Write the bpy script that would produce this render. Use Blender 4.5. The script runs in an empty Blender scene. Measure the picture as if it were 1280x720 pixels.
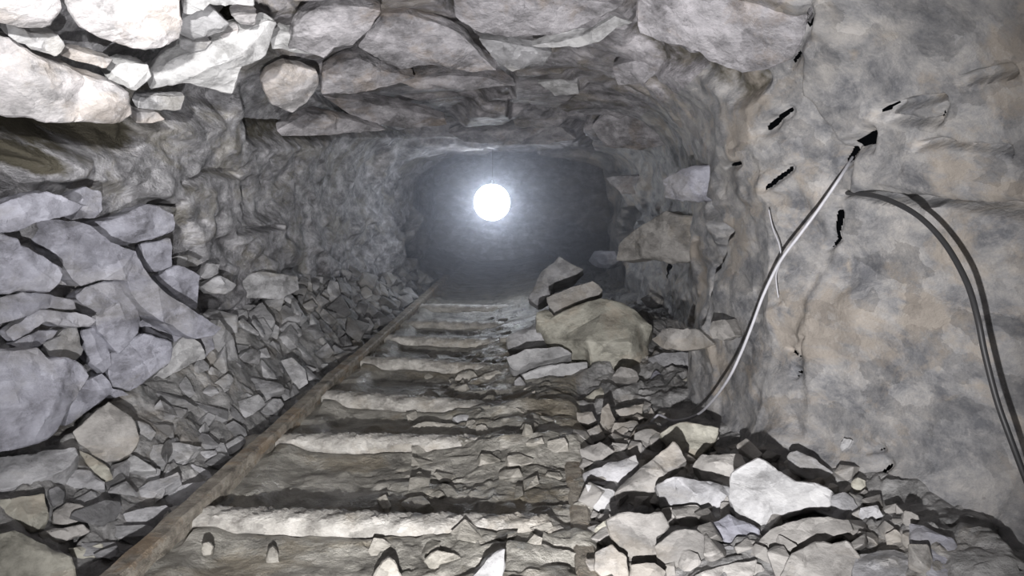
import bpy, bmesh, math, random
import numpy as np
from mathutils import Vector, Matrix, noise as mnoise
from mathutils.geometry import delaunay_2d_cdt

random.seed(11)
RNG = np.random.default_rng(7)
SC = bpy.context.scene
COL = SC.collection

# ------------------------------------------------------------------ camera
H = 0.79                      # camera height above the sleepers
F = 1050.0                    # focal length in pixels of a 1280 wide frame
YAW = math.atan(35 / F)
PITCH = math.atan(120 / F)
cd = bpy.data.cameras.new('camera')
cam = bpy.data.objects.new('camera', cd)
COL.objects.link(cam)
cam.location = (0, 0, H)
cam.rotation_euler = (math.pi / 2 - PITCH, 0, YAW)
cd.sensor_width = 36
cd.lens = 36 * F / 1280
cd.clip_start = 0.02
SC.camera = cam
RM = np.array(cam.rotation_euler.to_matrix())
CAM = np.array([0, 0, H])


def rays(u, v):
    u = np.asarray(u, float); v = np.asarray(v, float)
    d = np.stack([(u - 640) / F, (360 - v) / F, -np.ones_like(u)], -1)
    d = d @ RM.T
    return d / np.linalg.norm(d, axis=-1, keepdims=True)


def project(P):
    q = (P - CAM) @ RM
    return 640 + F * q[..., 0] / -q[..., 2], 360 - F * q[..., 1] / -q[..., 2]


# ------------------------------------------------------------------ the adit as numbers
CX, CZ, NEXP = -0.2, 0.45, 3.2
_y = lambda tab: (np.array([a for a, b in tab]), np.array([b for a, b in tab]))
XR = _y([(0.5, 1.05), (1.2, .99), (1.6, .93), (2.07, .74), (2.3, .61), (2.7, .57), (3.0, .57), (3.6, .66), (4.5, .72), (5.5, .68), (7.1, .56), (7.3, .72), (10.4, .86)])
XL = _y([(0.5, -1.25), (3, -1.22), (5, -1.2), (7.1, -1.04), (7.3, -1.2), (10.4, -1.25)])
ZR = _y([(0.5, H + .60), (2.0, H + .56), (2.6, H + .53), (5, H + .40), (7.1, H + .285), (7.3, H + .42), (10.4, H + .40)])


def radius(th, y):
    c, s = np.cos(th), np.sin(th)
    a = np.where(c > 0, np.interp(y, *XR) - CX, CX - np.interp(y, *XL))
    b = np.where(s > 0, np.interp(y, *ZR) - CZ, np.where(c > 0, np.interp(y, [2.2, 2.7], [.56, 1.25]), 1.25))
    e = np.interp(y, [2.5, 6.5], [NEXP, 5.5])
    return (np.abs(c / a) ** e + np.abs(s / b) ** e) ** (-1 / e)


def smooth(t):
    t = np.clip(t, 0, 1)
    return t * t * (3 - 2 * t)


def floor_z(x, y):
    x = np.asarray(x, float); y = np.asarray(y, float)
    ramp = np.interp(y, [1.0, 1.9, 2.8, 4, 6.5, 8], [.42, .55, .95, 1, .8, .4])
    z = np.full(np.broadcast(x, y).shape, -0.025)
    z = z + .31 * ramp * smooth((-.87 - x) / .36)
    z = z + .035 * smooth((x + .45) / .5)
    z = z + .10 * smooth((x - .12) / .7)
    z = z + .045 * smooth((x - .58) / .25) * smooth((2.4 - y) / .4)
    z = z + .17 * np.exp(-(((x - .36) / .30) ** 2 + ((y - 4.0) / .55) ** 2))
    return z


def hit(u, v, h=0.0, floor=True):
    """where the view through a point of the photograph meets the (offset) rock"""
    d = rays(u, v)
    t = np.linspace(.6, 13, 1500)
    P = CAM + d[..., None, :] * t[:, None]
    th = np.arctan2(P[..., 2] - CZ, P[..., 0] - CX)
    rho = np.hypot(P[..., 2] - CZ, P[..., 0] - CX)
    out = rho > radius(th, P[..., 1]) - h
    out |= P[..., 1] > 10.3
    if floor:
        out |= P[..., 2] < floor_z(P[..., 0], P[..., 1]) + h * .5
    i = np.argmax(out, -1)
    return CAM + d * t[i][..., None]


def surf_normal(p):
    e = 1e-3
    f = lambda q: math.hypot(q[2] - CZ, q[0] - CX) - float(radius(np.array(math.atan2(q[2] - CZ, q[0] - CX)), np.array(q[1])))
    g = np.array([f(p + np.eye(3)[k] * e) - f(p - np.eye(3)[k] * e) for k in range(3)])
    return -g / np.linalg.norm(g)


def cells(P, size, seed, tilt=.6, k=16.0):
    """chipped rock: every cell of a jittered lattice is a tilted flat facet, joined by worn edges; about -1..1"""
    S = (P / np.asarray(size)).astype(np.float32)
    base = np.floor(S).astype(np.int64)
    acc = np.zeros(len(S), np.float64); ws = np.zeros(len(S), np.float64) + 1e-30
    for dx in (-1, 0, 1):
        for dy in (-1, 0, 1):
            for dz in (-1, 0, 1):
                c = base + np.array([dx, dy, dz])
                hsh = (c[:, 0] * 73856093) ^ (c[:, 1] * 19349663) ^ (c[:, 2] * 83492791) ^ (seed * 2654435761)
                r = []
                for q in range(7):
                    hsh = (hsh * 6364136223846793005 + 1442695040888963407)
                    r.append(((hsh >> 33) & 0xFFFF).astype(np.float32) / 65535.0)
                off = S - (c + np.stack(r[:3], -1)).astype(np.float32)
                w = np.exp(-k * (off ** 2).sum(-1))
                acc += w * ((r[3] - .5) * 1.3 + tilt * (off[:, 0] * (r[4] - .5) + off[:, 1] * (r[5] - .5) + off[:, 2] * (r[6] - .5)) * 2)
                ws += w
    return acc / ws


def vnoise(P, scale, seed):
    """smooth lattice noise, -1..1"""
    S = P / np.asarray(scale) + seed * 17.31
    b = np.floor(S).astype(np.int64); f = S - b; f = f * f * (3 - 2 * f)
    out = np.zeros(len(P))
    for dx in (0, 1):
        for dy in (0, 1):
            for dz in (0, 1):
                c = b + np.array([dx, dy, dz])
                hsh = (c[:, 0] * 73856093) ^ (c[:, 1] * 19349663) ^ (c[:, 2] * 83492791)
                hsh = hsh * 6364136223846793005 + 1442695040888963407
                hsh = hsh * 6364136223846793005 + 1442695040888963407
                r = ((hsh >> 33) & 0xFFFF) / 65535.0 * 2 - 1
                w = (f[:, 0] if dx else 1 - f[:, 0]) * (f[:, 1] if dy else 1 - f[:, 1]) * (f[:, 2] if dz else 1 - f[:, 2])
                out += r * w
    return out


# ------------------------------------------------------------------ materials
def new_mat(name):
    m = bpy.data.materials.new(name); m.use_nodes = True
    nt = m.node_tree; nt.nodes.clear()
    out = nt.nodes.new('ShaderNodeOutputMaterial')
    b = nt.nodes.new('ShaderNodeBsdfPrincipled')
    nt.links.new(b.outputs[0], out.inputs[0])
    return m, nt, b, out


def rock_mat(name, dark, mid, light, stain=None, stain_amt=.5, rough=.62, spec=.35, bump=.55, scale=1.0, vary=.3, wet=0.0, clay_shade=False):
    m, nt, b, out = new_mat(name)
    N = nt.nodes.new; L = nt.links.new
    geo = N('ShaderNodeNewGeometry')
    mp = N('ShaderNodeMapping'); mp.inputs['Scale'].default_value = (1, 1, 1.7)
    mp.inputs['Rotation'].default_value = (.15, .25, 0)
    L(geo.outputs['Position'], mp.inputs[0])
    def noise(sc, det, ro=.6, dist=0.0):
        n = N('ShaderNodeTexNoise'); n.inputs['Scale'].default_value = sc * scale
        n.inputs['Detail'].default_value = det; n.inputs['Roughness'].default_value = ro
        n.inputs['Distortion'].default_value = dist
        L(mp.outputs[0], n.inputs['Vector']); return n
    n1 = noise(8, 10, .72, .25)
    cr = N('ShaderNodeValToRGB')
    e = cr.color_ramp.elements
    e[0].position = .36; e[0].color = (*[q * .72 for q in dark], 1); e[1].position = .64; e[1].color = (*light, 1)
    k = e.new(.5); k.color = (*mid, 1)
    L(n1.outputs[0], cr.inputs[0])
    col = cr.outputs[0]
    if stain:
        n2 = noise(3.2, 8, .66, .4)
        r2 = N('ShaderNodeValToRGB'); r2.color_ramp.elements[0].position = .52; r2.color_ramp.elements[1].position = .60
        L(n2.outputs[0], r2.inputs[0])
        mu = N('ShaderNodeMath'); mu.operation = 'MULTIPLY'; mu.inputs[1].default_value = stain_amt
        L(r2.outputs[0], mu.inputs[0])
        mx = N('ShaderNodeMix'); mx.data_type = 'RGBA'
        L(mu.outputs[0], mx.inputs[0]); L(col, mx.inputs[6]); mx.inputs[7].default_value = (*stain, 1)
        col = mx.outputs[2]
    # broken faces of the rock differ a little in tone
    vn = noise(11, 4, .6)
    va = N('ShaderNodeVectorMath'); va.operation = 'SCALE'; va.inputs['Scale'].default_value = .10
    L(vn.outputs['Color'], va.inputs[0])
    vb = N('ShaderNodeVectorMath'); vb.operation = 'ADD'
    L(mp.outputs[0], vb.inputs[0]); L(va.outputs[0], vb.inputs[1])
    vo = N('ShaderNodeTexVoronoi'); vo.inputs['Scale'].default_value = 13 * scale
    L(vb.outputs[0], vo.inputs['Vector'])
    sx = N('ShaderNodeSeparateColor'); L(vo.outputs['Color'], sx.inputs[0])
    vr = N('ShaderNodeMapRange'); vr.inputs[3].default_value = .80; vr.inputs[4].default_value = 1.2
    L(sx.outputs[0], vr.inputs[0])
    vs_ = N('ShaderNodeVectorMath'); vs_.operation = 'SCALE'; L(col, vs_.inputs[0]); L(vr.outputs[0], vs_.inputs['Scale'])
    col = vs_.outputs[0]
    # pale mineral flecks
    n3 = noise(17, 7, .72, .3)
    r3 = N('ShaderNodeValToRGB'); r3.color_ramp.elements[0].position = .56; r3.color_ramp.elements[1].position = .68
    L(n3.outputs[0], r3.inputs[0])
    mu3 = N('ShaderNodeMath'); mu3.operation = 'MULTIPLY'; mu3.inputs[1].default_value = .42
    L(r3.outputs[0], mu3.inputs[0])
    mx3 = N('ShaderNodeMix'); mx3.data_type = 'RGBA'
    L(mu3.outputs[0], mx3.inputs[0]); L(col, mx3.inputs[6]); mx3.inputs[7].default_value = (min(1, light[0] * 1.25), min(1, light[1] * 1.25), min(1, light[2] * 1.25), 1)
    col = mx3.outputs[2]
    if vary:
        oi = N('ShaderNodeObjectInfo')
        mr = N('ShaderNodeMapRange'); mr.inputs[3].default_value = 1 - vary; mr.inputs[4].default_value = 1 + vary * .8
        L(oi.outputs['Random'], mr.inputs[0])
        vm = N('ShaderNodeVectorMath'); vm.operation = 'SCALE'
        L(col, vm.inputs[0]); L(mr.outputs[0], vm.inputs['Scale'])
        col = vm.outputs[0]
    if clay_shade:
        an = N('ShaderNodeAttribute'); an.attribute_name = 'clay_shade'
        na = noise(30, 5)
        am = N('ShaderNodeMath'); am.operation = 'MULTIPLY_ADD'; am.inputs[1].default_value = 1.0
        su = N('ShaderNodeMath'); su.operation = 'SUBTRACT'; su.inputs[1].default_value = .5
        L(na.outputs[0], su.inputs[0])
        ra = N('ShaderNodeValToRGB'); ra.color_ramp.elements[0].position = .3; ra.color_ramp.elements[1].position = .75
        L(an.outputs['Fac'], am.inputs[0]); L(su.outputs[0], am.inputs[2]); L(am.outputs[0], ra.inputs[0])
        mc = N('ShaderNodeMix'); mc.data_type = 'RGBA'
        L(ra.outputs[0], mc.inputs[0]); L(col, mc.inputs[6]); mc.inputs[7].default_value = (.075, .068, .05, 1)  # olive-brown clay colour, also painting shade into the crack bands
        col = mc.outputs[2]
    L(col, b.inputs['Base Color'])
    b.inputs['Roughness'].default_value = rough
    b.inputs['Specular IOR Level'].default_value = spec
    if wet:
        nw = noise(9, 5)
        mw = N('ShaderNodeMapRange'); mw.inputs[1].default_value = .4; mw.inputs[2].default_value = .65
        mw.inputs[3].default_value = rough - wet; mw.inputs[4].default_value = rough + .15
        L(nw.outputs[0], mw.inputs[0]); L(mw.outputs[0], b.inputs['Roughness'])
    n4 = noise(22, 9, .68, .3); n5 = noise(95, 5, .6)
    ad = N('ShaderNodeMath'); ad.operation = 'MULTIPLY_ADD'; ad.inputs[1].default_value = .3
    L(n5.outputs[0], ad.inputs[0]); L(n4.outputs[0], ad.inputs[2])
    bp = N('ShaderNodeBump'); bp.inputs['Strength'].default_value = bump; bp.inputs['Distance'].default_value = .022
    L(ad.outputs[0], bp.inputs['Height']); L(bp.outputs[0], b.inputs['Normal'])
    return m


M = {}
M['left'] = rock_mat('left_wall_rock', (.14, .14, .148), (.28, .278, .292), (.53, .525, .55), (.24, .22, .17), .45, bump=.8, vary=0, clay_shade=True)
M['blue'] = rock_mat('blue_grey_slate', (.19, .19, .215), (.26, .262, .30), (.345, .35, .40), (.27, .26, .235), .3, bump=.35, vary=.16)
M['roof'] = rock_mat('roof_rock', (.17, .165, .17), (.29, .28, .295), (.5, .48, .5), (.22, .19, .14), .5, vary=0, clay_shade=True)
M['roofstone'] = rock_mat('roof_slab_rock', (.22, .215, .218), (.34, .33, .335), (.48, .46, .47), (.36, .29, .22), .3, vary=.15, bump=.45)
M['roofslab'] = rock_mat('grey_roof_slab', (.17, .165, .172), (.28, .272, .285), (.42, .405, .425), (.27, .21, .155), .4, vary=.15, bump=.6)
M['right'] = rock_mat('right_wall_rock', (.19, .195, .21), (.26, .258, .26), (.38, .365, .35), (.335, .297, .255), .8, vary=0, bump=.38, clay_shade=True)
M['tan'] = rock_mat('tan_grey_stone', (.205, .197, .187), (.275, .265, .252), (.36, .347, .33), (.3, .26, .205), .35, vary=.2, bump=.38)
M['grey'] = rock_mat('grey_stone', (.2, .2, .205), (.3, .3, .31), (.42, .42, .435), (.28, .26, .22), .3, vary=.25, bump=.4)
M['slope'] = rock_mat('dark_slate_chip', (.18, .18, .182), (.26, .26, .265), (.37, .37, .38), (.2, .18, .14), .3, vary=.45, bump=.4)
M['olive'] = rock_mat('olive_stained_stone', (.25, .243, .205), (.36, .35, .30), (.46, .45, .39), (.38, .31, .24), .4, vary=.08, bump=.35)
M['pale'] = rock_mat('pale_stone', (.29, .29, .29), (.375, .375, .38), (.48, .48, .48), None, vary=.12, bump=.35)
M['rubble'] = rock_mat('rubble_bed', (.17, .17, .17), (.25, .248, .245), (.35, .345, .34), (.2, .17, .13), .4, vary=0, bump=.6)
M['mud'] = rock_mat('wet_track_mud', (.17, .163, .145), (.28, .27, .24), (.40, .385, .35), (.2, .165, .11), .5, rough=.5, spec=.5, bump=.7, vary=0, wet=.22)
M['mudstone'] = rock_mat('muddy_stone', (.22, .21, .18), (.32, .305, .27), (.44, .42, .38), None, rough=.5, spec=.5, vary=.25, wet=.2)
M['wood'] = rock_mat('muddy_sleeper_wood', (.3, .285, .26), (.42, .405, .375), (.56, .545, .51), (.28, .24, .18), .35, rough=.5, spec=.5, bump=.6, vary=.12, scale=1.6, wet=.2)
M['rust'] = rock_mat('rusty_rail_iron', (.18, .16, .13), (.30, .27, .225), (.42, .385, .33), (.3, .21, .125), .6, rough=.6, spec=.45, bump=.8, vary=0, scale=2)


def plain(name, col, rough=.5, metal=0.0, emit=None, strength=0):
    m, nt, b, out = new_mat(name)
    n = nt.nodes.new('ShaderNodeTexNoise'); n.inputs['Scale'].default_value = 40; n.inputs['Detail'].default_value = 4
    mr = nt.nodes.new('ShaderNodeMapRange'); mr.inputs[3].default_value = .75; mr.inputs[4].default_value = 1.25
    vm = nt.nodes.new('ShaderNodeVectorMath'); vm.operation = 'SCALE'; vm.inputs[0].default_value = col
    nt.links.new(n.outputs[0], mr.inputs[0]); nt.links.new(mr.outputs[0], vm.inputs['Scale'])
    nt.links.new(vm.outputs[0], b.inputs['Base Color'])
    b.inputs['Roughness'].default_value = rough; b.inputs['Metallic'].default_value = metal
    if emit:
        b.inputs['Emission Color'].default_value = (*emit, 1); b.inputs['Emission Strength'].default_value = strength
    return m


M['cable'] = plain('grey_black_cable_sheath', (.035, .035, .037), .5)
M['wire'] = plain('pale_wire_sheath', (.45, .45, .48), .5)
M['lampbody'] = plain('black_lamp_housing', (.03, .03, .032), .45)
M['reflector'] = plain('lamp_reflector', (.8, .8, .8), .2, 1.0)
M['lens'] = plain('lit_lamp_lens', (.9, .9, .9), .3, 0, (.86, .91, 1.0), 48)


# ------------------------------------------------------------------ small builders
def tag(o, label=None, cat=None, group=None, kind=None):
    if label: o['label'] = label; o['kind'] = 'thing'
    if cat: o['category'] = cat
    if group: o['group'] = group
    if kind: o['kind'] = kind
    return o


def link_mesh(name, me, mat, parent=None, loc=None):
    o = bpy.data.objects.new(name, me); COL.objects.link(o)
    if mat: me.materials.append(mat)
    if parent: o.parent = parent
    if loc is not None: o.location = loc
    return o


def grid_mesh(name, P, flip=False, void=None):
    n, m = P.shape[:2]
    idx = np.arange(n * m).reshape(n, m)
    q = np.stack([idx[:-1, :-1], idx[1:, :-1], idx[1:, 1:], idx[:-1, 1:]], -1).reshape(-1, 4)
    if void is not None: q = q[(void[:-1, :-1] + void[1:, 1:] + void[1:, :-1] + void[:-1, 1:]).reshape(-1) >= 0]
    if flip: q = q[:, ::-1]
    me = bpy.data.meshes.new(name)
    me.vertices.add(n * m); me.vertices.foreach_set('co', P.reshape(-1).astype(np.float32))
    me.loops.add(q.size); me.loops.foreach_set('vertex_index', q.reshape(-1).astype(np.int32))
    me.polygons.add(len(q)); me.polygons.foreach_set('loop_start', np.arange(0, q.size, 4, dtype=np.int32))
    me.update(calc_edges=True)
    return me


def soften(me, ang=32):
    me.polygons.foreach_set('use_smooth', [True] * len(me.polygons))
    me.set_sharp_from_angle(angle=math.radians(ang))


# ------------------------------------------------------------------ shell with its ledges, slabs and cracks
TH0, TH1, NT = -.62, math.pi + .66, 1050
Y0, Y1, NY = .55, 10.3, 1150
TH = np.linspace(TH0, TH1, NT)
YY = np.exp(np.linspace(math.log(Y0), math.log(Y1), NY))
TT, YG = np.meshgrid(TH, YY, indexing='ij')
R0 = radius(TT, YG)
D = np.zeros_like(R0)


def shell_pos(r):
    return np.stack([CX + np.cos(TT) * r, YG, CZ + np.sin(TT) * r], -1)


P0 = shell_pos(R0).reshape(-1, 3)
left_w = smooth((TT - 2.2) / .5).reshape(-1)
right_w = smooth((.85 - TT) / .4).reshape(-1)
roof_w = 1 - left_w - right_w
near_right = right_w * smooth((2.25 - P0[:, 1]) / .25)
warp = P0 + .03 * np.stack([vnoise(P0, .17, 1), vnoise(P0, .17, 2), vnoise(P0, .17, 3)], -1)
PF = P0 * np.array([1, .45, 1])
far = smooth((P0[:, 1] - 4.6) / 1.4)
roof_n = .040 * cells(warp, (.75, .38, .5), 3, 1.0, 16) + .020 * cells(warp, (.34, .17, .25), 4, .9, 13) + .008 * cells(warp, (.11, .12, .08), 5, .8, 10)
left_n = .034 * cells(warp, (.4, .46, .24), 13, 1.0, 16) + .020 * cells(warp, (.22, .24, .10), 14, .9, 12) + .010 * cells(warp, (.08, .13, .045), 15, .8, 10)
right_n = .032 * cells(warp, (.4, .40, .36), 23, .9, 16) + .014 * cells(warp, (.2, .24, .14), 24, .8, 12) + .006 * cells(warp, (.06, .11, .05), 25, .8, 10)
nr_n = .014 * cells(warp, (.5, .45, .34), 33, .9, 16) + .006 * cells(warp, (.14, .16, .12), 34, .8, 12) + .0015 * cells(warp, (.05, .07, .04), 35, .8, 10)
gen = roof_w * roof_n + left_w * left_n + right_w * (right_n + (nr_n - right_n) * near_right / np.maximum(right_w, 1e-6))
gen += (.004 * vnoise(PF, .03, 7) + .010 * vnoise(P0, .13, 8)) * (1 - .6 * near_right)
gen += far * .07 * cells(warp, (.42, .8, .30), 44, 1.0, 14)
GEN = gen.reshape(R0.shape)
KEEP = np.ones_like(R0)
CLAY_SHADE = np.zeros_like(R0)  # clay seams, with the dark of the cracks painted in as colour
VOID = np.full_like(R0, 9.0)      # signed distance to the open gaps, negative inside


def to_param(pts, h):
    p = np.array(pts, float)
    q = hit(p[:, 0], p[:, 1], h, floor=False)
    th = np.arctan2(q[:, 2] - CZ, q[:, 0] - CX)
    th = np.where(th < TH0, th + 2 * math.pi, th)
    return np.stack([th, q[:, 1]], -1)


def seg_dist(X, Y, a, b):
    ax, ay = a; bx, by = b
    l2 = (bx - ax) ** 2 + (by - ay) ** 2 + 1e-12
    t = np.clip(((X - ax) * (bx - ax) + (Y - ay) * (by - ay)) / l2, 0, 1)
    return np.hypot(X - ax - t * (bx - ax), Y - ay - t * (by - ay)), t


def window(q, pad):
    i0, i1 = np.searchsorted(TH, q[:, 0].min() - pad), np.searchsorted(TH, q[:, 0].max() + pad)
    j0, j1 = np.searchsorted(YY, q[:, 1].min() - pad), np.searchsorted(YY, q[:, 1].max() + pad)
    return slice(i0, i1), slice(j0, j1)


WOB = (vnoise(PF, .05, 41) * .010 + vnoise(PF, .02, 43) * .003).reshape(R0.shape)


def ledge(pts, h, tilt=(0, 0), keep=.5, edge=.035, void=False):
    """a slab of the rock face standing out (or cut back, h < 0); tilt = extra height towards far / towards larger angle"""
    global D
    q = to_param(pts, max(h, 0))
    w = window(q, .05); X, Y = TT[w], YG[w]
    if X.size == 0: return
    inside = np.zeros(X.shape, bool); dist = np.full(X.shape, 9.0)
    n = len(q)
    for i in range(n):
        a, b = q[i], q[(i + 1) % n]
        cond = (a[1] > Y) != (b[1] > Y)
        with np.errstate(divide='ignore', invalid='ignore'):
            xi = (b[0] - a[0]) * (Y - a[1]) / (b[1] - a[1]) + a[0]
        inside ^= cond & (X < xi)
        dist = np.minimum(dist, seg_dist(X, Y, a, b)[0])
    sd = np.where(inside, dist, -dist) + WOB[w]
    k = smooth(sd / edge + .5)
    c = q.mean(0); e = np.abs(q - c).max(0) + 1e-6
    hh = h + tilt[0] * (Y - c[1]) / e[1] + tilt[1] * (X - c[0]) / e[0]
    D[w] += k * hh
    if void: VOID[w] = np.minimum(VOID[w], .008 - sd)
    KEEP[w] *= 1 - k * (1 - keep)


def crack(pts, wpx, depth, clay_shade=0, void=False):
    """a gap in the rock, wpx pixels wide"""
    global D
    q = to_param(pts, 0)
    mid = hit([pts[len(pts) // 2][0]], [pts[len(pts) // 2][1]], 0, False)[0]
    wid = wpx * np.linalg.norm(mid - CAM) / F
    g = max(.14, min(1, abs(float(surf_normal(mid) @ ((mid - CAM) / np.linalg.norm(mid - CAM))))))
    w = window(q, wid * 4 / g + .05); X, Y = TT[w], YG[w]
    if X.size == 0: return
    dist = np.full(X.shape, 9.0)
    for a, b in zip(q[:-1], q[1:]):
        # gaps are narrower across the slope of the rock: measure along the angle more than along the depth
        dist = np.minimum(dist, seg_dist(X, Y * g, (a[0], a[1] * g), (b[0], b[1] * g))[0])
    k = smooth(1.0 - (dist + WOB[w] * .8 - wid * .5) / (wid * .55 + .006))
    D[w] -= k * depth
    if void: VOID[w] = np.minimum(VOID[w], dist + WOB[w] * .5 - wid * .42)
    if clay_shade: CLAY_SHADE[w] = np.maximum(CLAY_SHADE[w], k * clay_shade)  # clay tint that also stands in for shade in the gap


# --- roof, from the near left to the brow
ledge([(335, 0), (640, 0), (640, 110), (560, 160), (400, 172), (320, 172)], -.075, (0, 0), .6, .08)
ledge([(600, 100), (700, 98), (730, 115), (700, 130), (640, 128)], .04, (.02, 0), .5)
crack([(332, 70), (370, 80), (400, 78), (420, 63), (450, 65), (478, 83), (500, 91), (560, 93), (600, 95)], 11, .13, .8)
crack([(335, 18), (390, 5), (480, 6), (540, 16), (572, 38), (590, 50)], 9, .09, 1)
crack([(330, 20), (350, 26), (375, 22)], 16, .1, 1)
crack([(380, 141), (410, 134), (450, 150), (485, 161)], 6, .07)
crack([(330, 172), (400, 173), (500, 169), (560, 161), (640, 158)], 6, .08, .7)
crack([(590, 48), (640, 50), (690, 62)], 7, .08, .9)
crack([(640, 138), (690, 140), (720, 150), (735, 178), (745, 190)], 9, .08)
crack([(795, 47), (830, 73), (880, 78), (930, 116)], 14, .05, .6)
crack([(790, 5), (796, 25)], 5, .06)
crack([(1020, 6), (1010, 30)], 7, .012, 0, True)
crack([(1005, 58), (995, 75)], 6, .012, 0, True)
crack([(975, 147), (988, 138)], 8, .012, 0, True)
crack([(962, 160), (969, 154)], 8, .012, 0, True)
crack([(912, 208), (928, 202)], 4, .012, 0, True)
crack([(960, 234), (975, 222), (990, 210)], 5, .012, 0, True)
crack([(1135, 123), (1205, 109)], 3, .03)
crack([(1115, 132), (1128, 126)], 6, .012, 0, True)
crack([(1130, 141), (1190, 142)], 3, .03)
crack([(1196, 140), (1206, 118)], 3, .012, 0, True)
crack([(1170, 172), (1200, 168), (1225, 173), (1285, 182)], 2.5, .03)
crack([(1230, 88), (1285, 76)], 3, .03)
ledge([(1072, 170), (1078, 188), (1108, 180), (1112, 157), (1096, 158)], -.03, (0, 0), .3, .03, True)
crack([(1072, 184), (1064, 198)], 6, .012, 0, True)
crack([(1060, 241), (1140, 249), (1180, 247), (1285, 263)], 3, .05)
ledge([(1012, 0), (1290, -10), (1290, 262), (1180, 246), (1062, 239), (1066, 200), (1000, 120), (1005, 50)], .03, (0, 0), .8)
crack([(1050, 265), (1045, 298), (1030, 312)], 5, .012, 0, True)
crack([(1008, 422), (995, 446), (980, 437)], 4, .012, 0, True)
crack([(990, 470), (997, 462)], 5, .012, 0, True)
crack([(888, 250), (900, 290), (885, 340), (880, 400)], 4, .05)
crack([(795, 300), (782, 290), (790, 268)], 12, .12)
crack([(829, 345), (836, 332)], 8, .012, 0, True)
crack([(1090, 565), (1104, 560)], 6, .012, 0, True)
crack([(1104, 588), (1110, 580)], 7, .012, 0, True)
ledge([(890, 260), (1000, 235), (1040, 300), (1000, 420), (1005, 545), (900, 530), (888, 400)], -.015, (0, 0), .8, .05)
ledge([(1145, 202), (1186, 207), (1184, 218), (1140, 214)], .018, (0, 0), .3)
# --- left: cut back behind the stacked stones and the slabs of the near roof
ledge([(-60, 235), (120, 225), (230, 262), (262, 340), (285, 405), (262, 470), (190, 500), (120, 590), (-60, 640)], -.05, (0, 0), .7, .05)
ledge([(-80, -60), (350, -60), (345, 40), (320, 120), (290, 150), (170, 160), (150, 190), (-80, 190)], -.12, (0, 0), .6, .05)
ledge([(48, 160), (160, 158), (172, 185), (110, 192), (50, 190)], -.06, (0, 0), .6)
ledge([(0, 205), (40, 200), (60, 212), (45, 230), (0, 240)], -.08, (0, 0), .6)
crack([(50, 168), (110, 176), (170, 178)], 20, .05, .9)
crack([(-10, 212), (30, 205), (60, 210)], 16, .05, .9)
crack([(205, 255), (215, 268), (225, 258)], 5, .06)
crack([(235, 228), (262, 215), (300, 220)], 3, .05)
crack([(300, 290), (345, 282)], 3, .06)
crack([(500, 352), (540, 345), (600, 350)], 5, .05)
crack([(512, 285), (516, 310), (528, 340)], 12, .12)
D += GEN * KEEP

RAD = R0 - D
# pull the grid onto the rims of the gaps so that they break cleanly
for ax in (0, 1):
    V = np.moveaxis(VOID, ax, 0); A = np.moveaxis(TT if ax == 0 else YG, ax, 0)
    a0, a1 = V[:-1], V[1:]
    for i, j in zip(*np.nonzero((a0 * a1 < 0) & (np.abs(a0) < 1) & (np.abs(a1) < 1))):
        x, y = V[i, j], V[i + 1, j]
        if x * y >= 0: continue
        t = x / (x - y); at = A[i, j] + (A[i + 1, j] - A[i, j]) * t
        if t < .5: A[i, j] = at; V[i, j] = 0
        else: A[i + 1, j] = at; V[i + 1, j] = 0
PSH = shell_pos(RAD)
iL = int(np.searchsorted(TH, 2.30)); iR = int(np.searchsorted(TH, .80))


def add_shell(name, i0, i1, mat):
    me = grid_mesh(name, PSH[i0:i1 + 1], flip=False, void=VOID[i0:i1 + 1])
    at = me.attributes.new('clay_shade', 'FLOAT', 'POINT'); at.data.foreach_set('value', CLAY_SHADE[i0:i1 + 1].reshape(-1).astype(np.float32))
    soften(me, 70)
    o = link_mesh(name, me, mat)
    return tag(o, kind='structure')


add_shell('wall_right', 0, iR, M['right'])
add_shell('ceiling', iR, iL, M['roof'])
add_shell('wall_left', iL, NT - 1, M['left'])

# end of the working
gx, gz = np.meshgrid(np.linspace(-1.6, 1.2, 150), np.linspace(-.2, 1.6, 110), indexing='ij')
pe = np.stack([gx, np.full_like(gx, 10.1), gz], -1).reshape(-1, 3)
pe[:, 1] += .10 * cells(pe, (.5, .5, .3), 51) + .04 * cells(pe, (.2, .2, .12), 52)
o = link_mesh('wall_end', grid_mesh('wall_end', pe.reshape(150, 110, 3)), M['left']); soften(o.data, 40); tag(o, kind='structure')
# blind rock behind the photographer closes the dark
# ------------------------------------------------------------------ floor: track mud and rubble bed
NX2, NY2 = 640, 760
xs = np.linspace(-1.5, 1.2, NX2); ys = np.exp(np.linspace(math.log(.6), math.log(10.2), NY2))
FX, FY = np.meshgrid(xs, ys, indexing='ij')
FP = np.stack([FX, FY, floor_z(FX, FY)], -1).reshape(-1, 3)
fw = FP + .02 * np.stack([vnoise(FP, .1, 61), vnoise(FP, .1, 62), 0 * FP[:, 0]], -1)
side = np.maximum(smooth((-.86 - FP[:, 0]) / .06), smooth((FP[:, 0] - .10) / .08))
lumps = smooth((FP[:, 0] + .62) / .35) * (1 - side)
zn = side * (.030 * cells(fw, (.14, .16, .3), 63, .9) + .014 * cells(fw, (.06, .06, .2), 64, .9) + .006 * cells(fw, (.025, .025, .1), 65))
zn += (1 - side) * (.006 * vnoise(FP, .09, 66) + .003 * vnoise(FP, .03, 67))
zn += .032 * smooth((FP[:, 0] + .42) / .35) * smooth((FP[:, 1] - 2.25) / .25) * (1 - side)
zn += (.026 + .010 * vnoise(FP, .08, 71)) * smooth((-.70 - FP[:, 0]) / .07) * smooth((FP[:, 0] + .845) / .02) * (1 - side)
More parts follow.
